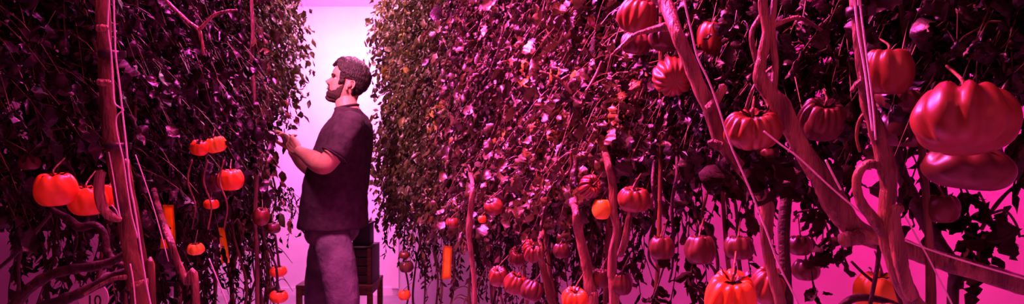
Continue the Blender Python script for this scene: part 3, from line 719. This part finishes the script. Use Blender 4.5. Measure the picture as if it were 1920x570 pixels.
bm = bmesh.new(); bbox(bm, Vector(((bx0+bx1)/2, D+.14, zb+bh-.008)), (bx1-bx0, .17, .016), 0, .004); from_bm('rim', bm, 'black', bn)
# white box on a dark rack beyond the dark row
D = 3.9
c0 = at(288,0,D).x; c1 = at(326,0,D).x; ztop = at(0,500,D).z; zbt = at(0,528,D).z
rk = empty('slatted_stool', ((c0+c1)/2+.05, D+.12, 0), 'dark slatted stool seen through the stems, under a white box', 'stool')
w2 = at(356,0,D).x-c0
bm = bmesh.new()
for k in range(4): bbox(bm, Vector((c0+w2/2, D+.0+k*.075, zbt-.012)), (w2, .06, .02), 0, .002)
from_bm('seat_slats', bm, 'darkwood', rk)
for xx in (c0+.015, c0+w2-.015):
    for yy in (D-.01, D+.235):
        bm = bmesh.new(); bbox(bm, Vector((xx, yy, (zbt-.022)/2)), (.026, .026, zbt-.022), 0, .003); from_bm('leg', bm, 'darkwood', rk)
for zz in (.12, .26):
    bm = bmesh.new(); bbox(bm, Vector((c0+w2/2, D-.01, zz)), (w2-.05, .014, .03), 0, .002); from_bm('stretcher', bm, 'darkwood', rk)
wb = empty('storage_box', ((c0+c1)/2, D+.1, zbt), 'small white plastic box on the dark slatted stool', 'box')
bm = bmesh.new(); bbox(bm, Vector(((c0+c1)/2, D+.1, (zbt+ztop)/2-.004)), (c1-c0-.006, .13, ztop-zbt-.008), 0, .006); from_bm('box_body', bm, 'white_plastic', wb)
bm = bmesh.new(); bbox(bm, Vector(((c0+c1)/2, D+.1, ztop-.006)), (c1-c0, .14, .012), 0, .004); from_bm('lid', bm, 'white_plastic', wb)

# ------------------------------------------------------------------ the man
PO = Vector((-.897, 3.7, 0))
man = empty('person', tuple(PO), 'bearded person in plum t-shirt and faded trousers reaching into the vine leaves', 'person')
MB = Matrix.Translation(PO) @ Matrix.Rotation(math.radians(165), 4, 'Z')
HP = Vector((-.886, 3.715, 1.626))
MH = Matrix.Translation(HP) @ Matrix.Rotation(math.radians(196), 4, 'Z') @ Matrix.Rotation(math.radians(-19), 4, 'Y') @ Matrix.Translation((0,0,-.10))
def ring_loft(bm, rings, M_, sides=40, close=True, sup=.9):
    """rings: (cx, cy, z, rx, ry, yaw deg)"""
    loops = []
    for cx, cy, z, rx, ry, yaw in rings:
        vs = []; a0 = math.radians(yaw)
        for k in range(sides):
            t = 2*PI*k/sides; c, s = math.cos(t), math.sin(t)
            x = rx*math.copysign(abs(c)**sup, c); y = ry*math.copysign(abs(s)**sup, s)
            vs.append(bm.verts.new(M_ @ Vector((cx+x*math.cos(a0)-y*math.sin(a0), cy+x*math.sin(a0)+y*math.cos(a0), z))))
        loops.append(vs)
    for a, b in zip(loops, loops[1:]):
        for k in range(sides): bm.faces.new((a[k], a[(k+1) % sides], b[(k+1) % sides], b[k]))
    if close:
        bm.faces.new(loops[0][::-1]); bm.faces.new(loops[-1])
def limb(bm, pts, M_, sides=20, n=6, flat=None):
    """pts: (x,y,z,r); flat=(axis vec, factor) squashes the section along an axis"""
    path = smooth_path([((p[0],p[1],p[2]), p[3]) for p in pts], n)
    V, Q, a, e = tube_np(path, sides)
    if flat is not None:
        ax = np.array(flat[0], float); ax /= np.linalg.norm(ax)
        m = len(path); C = np.repeat(path[:, :3], sides, 0); W = V[:m*sides]-C
        V[:m*sides] = C+W-np.outer(W@ax, ax)*(1-flat[1])
    vs = [bm.verts.new(M_ @ Vector(v)) for v in V]
    for q in Q: bm.faces.new([vs[i] for i in q])
    for j in range(sides):
        bm.faces.new((vs[j], vs[a], vs[(j+1) % sides])); bm.faces.new((vs[e+j], vs[e+(j+1) % sides], vs[a+1]))
def remeshed(o, vox, it=3, disp=0.0, dscale=.1):
    r = o.modifiers.new('fuse', 'REMESH'); r.mode = 'VOXEL'; r.voxel_size = vox; r.use_smooth_shade = True
    s = o.modifiers.new('soften', 'SMOOTH'); s.factor = .5; s.iterations = it
    if disp:
        t = bpy.data.textures.new('folds', 'CLOUDS'); t.noise_scale = dscale; t.noise_depth = 2
        d = o.modifiers.new('folds', 'DISPLACE'); d.texture = t; d.strength = disp; d.mid_level = .5; d.texture_coords = 'LOCAL'
    return o
HZ = [0,.012,.03,.042,.05,.056,.064,.072,.085,.10,.115,.13,.15,.17,.19,.21,.225,.235]
HF = [.058,.080,.084,.080,.086,.083,.087,.084,.083,.083,.080,.091,.0935,.089,.078,.057,.034,.004]
HBz = [0,.03,.05,.08,.12,.15,.18,.21,.225,.235]; HBx = [.012,-.02,-.05,-.08,-.10,-.104,-.095,-.066,-.038,-.004]
HWz = [0,.012,.03,.055,.08,.115,.15,.18,.21,.225,.235]; HW = [.026,.040,.054,.062,.067,.072,.0765,.071,.051,.031,.004]
def head_pt(z, t, off=0.0):
    f = float(np.interp(z, HZ, HF)); b = float(np.interp(z, HBz, HBx)); w = float(np.interp(z, HWz, HW))
    c, s = math.cos(t), math.sin(t)
    mid = 0.0
    x = (f*abs(c)**.8 if c > 0 else b*abs(c)**.9); y = w*math.copysign(abs(s)**.82, s)
    if c > 0:
        n = float(np.interp(z, [.066,.073,.078,.084,.09,.10,.112,.124,.135], [0,.012,.025,.031,.027,.019,.012,.005,0]))
        wd = float(np.interp(z, [.07,.085,.12], [.0135,.0125,.009]))
        x += n*math.exp(-(y/wd)**2)
        x -= .013*math.exp(-((abs(y)-.032)/.014)**2-((z-.113)/.011)**2)          # eye sockets
        x += .005*math.exp(-((abs(y)-.030)/.018)**2-((z-.131)/.006)**2)           # brow ridge
        x += .004*math.exp(-((abs(y)-.042)/.014)**2-((z-.085)/.014)**2)
    r = math.hypot(x, y)+1e-6
    zz = z
    if off:
        k = max(0, (z-.17)/.065); zz = z+off*k
        x += off*x/r*(1-.3*k); y += off*y/r*(1-.3*k)
    return Vector((x, y, zz))
def head_grid(bm, zs, nt, off=0.0, mask=None, M_=MH, jit=0.0):
    g = []
    for z in zs:
        g.append([bm.verts.new(M_ @ head_pt(z, 2*PI*k/nt, off+(random.uniform(-jit, jit) if jit else 0))) for k in range(nt)])
    for i in range(len(zs)-1):
        for k in range(nt):
            t = 2*PI*(k+.5)/nt; z = (zs[i]+zs[i+1])/2
            if mask is None or mask(z, (t+PI) % (2*PI)-PI):
                bm.faces.new((g[i][k], g[i][(k+1) % nt], g[i+1][(k+1) % nt], g[i+1][k]))
    if mask is None:
        bm.faces.new(g[0][::-1]); bm.faces.new(g[-1])
    else:
        if mask((zs[-1]), 0): bm.faces.new(g[-1])
        for v in [v for v in bm.verts if not v.link_faces]: bm.verts.remove(v)
def vdir(a, b): return (Vector(b)-Vector(a)).normalized()
def hand(bm, wrist, d, n, thumb, M_, curl=(.5,.55,.6,.7), L=.088):
    """wrist point, palm direction d, palm normal n (the side the fingers close to), thumb = +1/-1 side"""
    wr = Vector(wrist); d = Vector(d).normalized(); n = Vector(n); n = (n-d*n.dot(d)).normalized(); s = d.cross(n).normalized()*thumb
    for q in (-.028,-.010,.010,.028):                              # palm: four rays close together
        a = wr+s*q*.45; b = wr+d*L*.55+s*q*1.0; c_ = wr+d*L+s*q
        limb(bm, [(*(a-d*.012), .015), (*a, .016), (*b, .0165), (*c_, .0125)], M_, 12, 4)
    lens = (.070,.080,.075,.058)
    for k, q in enumerate((.030,.010,-.010,-.029)):
        p = wr+d*(L-.006)+s*q; dirn = d+s*q*1.5; pts = [(*p, .0098)]; ang = 0
        for seg, fr in enumerate((.45,.31,.24)):
            ang += curl[k]*(1, 1.15, .8)[seg]
            dd = (dirn.normalized()*math.cos(ang)+n*math.sin(ang))
            p = p+dd*lens[k]*fr*1.0; pts.append((*p, (.0088,.008,.0062)[seg]))
        limb(bm, pts, M_, 12, 4)
    p = wr+d*.025+s*.022+n*.004; pts = [(*p, .0145)]
    for dd, l, r in ((d*.7+s*.75+n*.35, .038, .0125), (d*.95+s*.35+n*.55, .032, .0105), (d*.9+s*.0+n*.7, .026, .0082)):
        p = p+dd.normalized()*l; pts.append((*p, r))
    limb(bm, pts, M_, 12, 4)
# body: one surface
bm = bmesh.new()
head_grid(bm, list(np.linspace(0, .235, 60)), 72)
limb(bm, [(*(MB.inverted() @ (MH @ Vector((-.022,0,.075)))), .056), (*(MB.inverted() @ (MH @ Vector((-.024,0,.02)))), .056), (-.015,0,1.52,.058),(-.030,0,1.46,.072)], MB, 24, 6)
ring_loft(bm, [(.06,0,.86,.12,.15,0),(.05,0,1.1,.125,.155,5),(.01,0,1.28,.12,.17,12),(-.03,0,1.40,.09,.17,18),(-.04,0,1.46,.06,.12,18),(-.035,0,1.49,.045,.06,18)], MB)
limb(bm, [(-.13,.16,1.41,.055),(-.105,.225,1.31,.053),(-.06,.262,1.225,.048),(-.038,.265,1.205,.046),(.01,.235,1.212,.049),(.07,.19,1.232,.047),(.15,.135,1.257,.035),(.21,.10,1.276,.0275)], MB, 24, 6)
limb(bm, [(.06,-.15,1.41,.055),(.18,-.205,1.31,.05),(.275,-.235,1.20,.044),(.298,-.23,1.172,.042),(.318,-.20,1.175,.046),(.335,-.14,1.212,.042),(.345,-.09,1.252,.032),(.350,-.06,1.278,.027)], MB, 24, 6)
hand(bm, (.21,.10,1.276), (.74,-.28,.5), (.2,-.75,.3), 1, MB, (.35,.45,.5,.6))
hand(bm, (.350,-.06,1.278), (.35,.25,.9), (.6,.75,.1), -1, MB, (.3,.35,.45,.6))
for s, hx, kx, ax in ((1,.04,-.05,-.09),(-1,.10,.195,.19)):
    limb(bm, [(hx,.085*s,.90,.085),(hx*.6+kx*.4,.09*s,.72,.075),(kx,.095*s,.48,.052),(kx*.5+ax*.5,.098*s,.30,.048),(ax,.10*s,.07,.035)], MB, 20, 5)
for s in (1,-1):                                                 # ears
    e0 = Vector((-.012, .073*s, .098)); P_ = []
    for k in range(11):
        a = math.radians(-70+k*29)
        P_.append((e0.x-.006+.0165*math.cos(a)-.004*math.sin(a), e0.y+s*(.006+.006*math.cos(a+2.6)), e0.z+.029*math.sin(a)+.002, .0048))
    limb(bm, P_, MH, 8, 3)
    limb(bm, [(-.003,.070*s,.098,.010),(-.010,.074*s,.100,.014),(-.016,.077*s,.104,.012)], MH, 10, 3, flat=((0,1,0), .4))
    limb(bm, [(-.004,.072*s,.082,.005),(-.006,.075*s,.072,.0065),(-.008,.074*s,.066,.004)], MH, 8, 3)
body = from_bm('body', bm, 'skin', man, off=PO)
remeshed(body, .0038, 2)
# face details
for s in (1,-1):
    bm = bmesh.new(); bmesh.ops.create_uvsphere(bm, u_segments=20, v_segments=14, radius=.0115)
    bmesh.ops.transform(bm, matrix=MH @ Matrix.Translation((.0635,.031*s,.113)), verts=bm.verts)
    ey = from_bm('eye', bm, 'eye', man, off=PO)
    bm = bmesh.new(); bmesh.ops.create_uvsphere(bm, u_segments=16, v_segments=10, radius=.0058)
    bmesh.ops.transform(bm, matrix=MH @ Matrix.Translation((.0705,.031*s,.1145)), verts=bm.verts)
    from_bm('iris', bm, 'iris', ey, off=PO)
    bm = bmesh.new()                                             # brow, lash line
    limb(bm, [(*(head_pt(.129, s*t, .002)), r) for t, r in ((.18,.0015),(.28,.0036),(.45,.0038),(.62,.003),(.76,.001))], MH, 8, 4, flat=((1,0,0), .6))
    from_bm('eyebrow', bm, 'hair', man, off=PO)
    bm = bmesh.new()
    limb(bm, [(.0735,.020*s,.117,.0012),(.0765,.028*s,.1205,.0019),(.0745,.037*s,.1195,.0019),(.070,.044*s,.115,.001)], MH, 8, 4)
    from_bm('eyelash', bm, 'hair', man, off=PO)
bm = bmesh.new()
limb(bm, [(.0775,-.022,.055,.0015),(.0845,-.010,.0585,.0036),(.0885,0,.0585,.004),(.0845,.010,.0585,.0036),(.0775,.022,.055,.0015)], MH, 10, 4)
limb(bm, [(.0775,-.021,.0535,.0015),(.0845,-.009,.0505,.0042),(.088,0,.0500,.0048),(.0845,.009,.0505,.0042),(.0775,.021,.0535,.0015)], MH, 10, 4)
from_bm('lips', bm, 'lip', man, off=PO)
def hairmask(z, t):
    a = abs(t)
    if a < .62: return z > .178-.01*math.cos(t*3)
    if a < 1.12: return z > .178-(a-.62)*.055
    if a < 1.45: return z > .098+.008*math.sin(a*9)
    if a < 1.85: return z > .132
    return z > float(np.interp(a, [1.85,2.1,2.6,3.2], [.085,.06,.045,.042]))
bm = bmesh.new()
head_grid(bm, list(np.linspace(.03, .2345, 56)), 84, .0045, hairmask, jit=.002)
for v in bm.verts:                                               # fuller on top and at the front edge
    l = MH.inverted() @ v.co
    k = max(0, min(1, (l.z-.135)/.07)); q = MH.inverted() @ v.co
    fr = max(0, min(1, (l.x-.02)/.05))
    h = .006+.013*k+.007*k*fr+.003*math.sin(l.x*190+l.y*110)*k
    nrm = Vector((l.x*.7, l.y*.7, max(0, l.z-.12)*1.3)).normalized()
    v.co = MH @ (l+nrm*h*(1 if l.z > .1 else .5))
hair = from_bm('hair', bm, 'hair', man, off=PO)
so_ = hair.modifiers.new('thick', 'SOLIDIFY'); so_.thickness = .014; so_.offset = -1
def beardmask(z, t):
    a = abs(t)
    if a > 1.45: return False
    top = float(np.interp(a, [0,.24,.3,.5,.8,1.1,1.45], [.0735,.0735,.068,.047,.042,.056,.10]))
    if a < .27 and .0445 < z < .0635: return False
    return .0 <= z < top
bm = bmesh.new()
head_grid(bm, list(np.linspace(0.0, .11, 44)), 120, .0028, beardmask, jit=.0008)
vs = [v for v in bm.verts]
bd = from_bm('beard', bm, 'beard', man, off=PO)
so_ = bd.modifiers.new('thick', 'SOLIDIFY'); so_.thickness = .005; so_.offset = -1
bm = bmesh.new(); limb(bm, [(.078,0,.010,.012),(.062,0,-.002,.02),(.04,0,.004,.03),(.015,0,.012,.035)], MH, 16, 4, flat=((0,0,1), .5))
from_bm('beard_underside', bm, 'beard', man, off=PO)
# t-shirt
bm = bmesh.new()
ring_loft(bm, [(.066,0,.868,.176,.203,0),(.064,0,.885,.175,.203,0),(.06,0,.95,.168,.198,2),(.055,0,1.02,.166,.194,4),(.045,0,1.10,.163,.192,6),(.025,0,1.20,.156,.195,10),(.004,0,1.29,.147,.203,14),(-.018,0,1.37,.132,.205,17),(-.032,0,1.42,.115,.188,18),(-.038,0,1.455,.092,.15,18),(-.028,0,1.485,.074,.10,18),(-.018,0,1.508,.062,.068,18)], MB, 56)
limb(bm, [(-.10,.11,1.415,.066),(-.13,.165,1.40,.073),(-.118,.205,1.345,.073),(-.10,.235,1.285,.070),(-.088,.25,1.255,.071)], MB, 28, 6)
limb(bm, [(.01,-.10,1.41,.062),(.06,-.15,1.40,.070),(.13,-.18,1.355,.068),(.20,-.205,1.30,.063),(.222,-.215,1.28,.062)], MB, 28, 6)
sh = from_bm('t_shirt', bm, 'shirt', man, off=PO); remeshed(sh, .007, 3, .016, .09)
bm = bmesh.new(); pts = []
ring = []
for k in range(25):
    t = 2*PI*k/24; a0 = math.radians(18); x = .060*math.cos(t); y = .066*math.sin(t)
    ring.append((-.017+x*math.cos(a0)-y*math.sin(a0), x*math.sin(a0)+y*math.cos(a0), 1.510-.012*math.cos(t), .0065))
limb(bm, ring, MB, 8, 2); from_bm('collar', bm, 'shirt', man, off=PO)
for nm, cpt, ax, r in (('sleeve_hem', (-.086,.252,1.252), (.03,.03,-.06), .0695), ('sleeve_hem', (.226,-.216,1.277), (.055,-.02,-.05), .061)):
    bm = bmesh.new(); q = Vector(ax).to_track_quat('Z','Y').to_matrix(); rr = []
    for k in range(25):
        t = 2*PI*k/24; p = Vector(cpt)+q @ Vector((r*math.cos(t), r*math.sin(t), 0)); rr.append((*p, .004))
    limb(bm, rr, MB, 8, 2); from_bm(nm, bm, 'shirt', man, off=PO)
# trousers
bm = bmesh.new()
ring_loft(bm, [(.066,0,.925,.128,.160,0),(.066,0,.88,.132,.166,0),(.07,0,.83,.128,.166,0),(.075,0,.79,.105,.150,0)], MB, 48)
for s, hx, kx, ax in ((1,.03,-.055,-.09),(-1,.125,.205,.19)):
    limb(bm, [(hx,.080*s,.86,.090),(hx*.7+kx*.3,.095*s,.77,.096),(hx*.3+kx*.7,.105*s,.65,.092),(kx,.105*s,.48,.084),(kx*.5+ax*.5,.098*s,.28,.072),(ax,.10*s,.10,.07),(ax-.003,.10*s,.05,.072)], MB, 28, 6)
tr = from_bm('trousers', bm, 'jeans', man, off=PO); remeshed(tr, .006, 3, .010, .05)
for (x, y) in ((.02,.176),(-.06,.12),(.13,.155)):
    bm = bmesh.new(); limb(bm, [(x,y,.93,.006),(x,y+.003,.90,.006),(x,y+.001,.88,.006)], MB, 8, 3); from_bm('belt_loop', bm, 'jeans', man, off=PO)
# shoes
for s, ax in ((1,-.09),(-1,.19)):
    bm = bmesh.new()
    limb(bm, [(ax-.055,.10*s,.055,.040),(ax-.02,.10*s,.060,.044),(ax+.05,.10*s,.052,.042),(ax+.12,.10*s,.040,.040),(ax+.17,.10*s,.032,.032)], MB, 20, 6, flat=((0,0,1), .85))
    sh_ = from_bm('shoe', bm, 'black', man, off=PO)
    bm = bmesh.new()
    limb(bm, [(ax-.07,.10*s,.011,.036),(ax-.02,.10*s,.011,.040),(ax+.06,.10*s,.011,.043),(ax+.14,.10*s,.011,.043),(ax+.185,.10*s,.011,.030)], MB, 20, 6, flat=((0,0,1), .25))
    from_bm('sole', bm, 'sole', sh_, off=PO)


# ------------------------------------------------------------------ light
def area(name, loc, size, color, power, target=None, rot=None, spread=PI):
    l = bpy.data.lights.new(name, 'AREA'); l.shape = 'RECTANGLE'; l.size, l.size_y = size; l.color = color; l.energy = power; l.spread = spread
    o = bpy.data.objects.new(name, l); COL.objects.link(o); o.location = loc
    if target is not None: o.rotation_euler = (Vector(target)-Vector(loc)).to_track_quat('-Z', 'Y').to_euler()
    if rot is not None: o.rotation_euler = rot
    return o
MAG = (1, .05, .42); PNK = (1, .22, .82)
area('grow_lamp_end', (-1.2, 5.1, 2.5), (1.3, .2), (1,.14,.68), 62, target=(-1.4, 6.15, 1.75), spread=math.radians(105))
area('grow_lamp_aisle_far', (-.95, 2.75, 2.48), (.15, .4), (1,.2,.5), 48, target=(-1.0, 3.9, 1.3), spread=math.radians(120))
area('grow_lamp_aisle_top', (-.75, 4.4, 2.5), (.15, .8), (1,.25,.6), 50, target=(-.75, 4.3, 0))
area('grow_lamp_aisle_mid', (-.66, 2.25, 2.5), (.12, .7), (1,.06,.52), 185, target=(.15, 2.1, 1.0), spread=math.radians(118))
area('grow_lamp_aisle_near', (-.35, 1.5, 2.45), (.08, .3), (1,.05,.26), 85, target=(.6, 1.3, 1.1), spread=math.radians(130))
area('camera_side_fill', (-.3, -.4, 2.3), (.2, .6), (1,.08,.1), 4.5, target=(.1, 1.6, 1.0))  # added weak fill from behind the lens, not a lamp of the room
area('grow_lamp_wall_side', (1.5, 2.2, 2.45), (.25, 2.6), (1,.003,.27), 210, target=(1.9, 2.6, 0))
area('grow_lamp_outer', (-2.3, 4.2, 2.45), (.25, 2.0), (1,.0,.3), 2, target=(-2.3, 4.8, 0))
sp = bpy.data.lights.new('wall_spot', 'SPOT'); sp.energy = 25; sp.color = (1,.5,1); sp.spot_size = math.radians(34); sp.spot_blend = 1
so = bpy.data.objects.new('wall_spot', sp); COL.objects.link(so); so.location = (-1.5, 6.0, 2.52)
so.rotation_euler = (Vector((-1.5,6.12,1.6))-so.location).to_track_quat('-Z','Y').to_euler()
w = bpy.data.worlds.new('world'); bpy.context.scene.world = w; w.use_nodes = True
w.node_tree.nodes['Background'].inputs[0].default_value = (.02,.0,.01,1)

# ------------------------------------------------------------------ camera
cam = bpy.data.cameras.new('camera'); co = bpy.data.objects.new('camera', cam); COL.objects.link(co)
cam.sensor_fit = 'HORIZONTAL'; cam.sensor_width = 36; cam.lens = 36*F/1920; cam.clip_start = .02
co.location = (0, 0, CH); co.rotation_euler = (PI/2, 0, 0)
S = bpy.context.scene; S.camera = co
S.view_settings.view_transform = 'Standard'; S.view_settings.look = 'None'; S.view_settings.exposure = 0; S.view_settings.gamma = 1
S.view_settings.use_curve_mapping = False
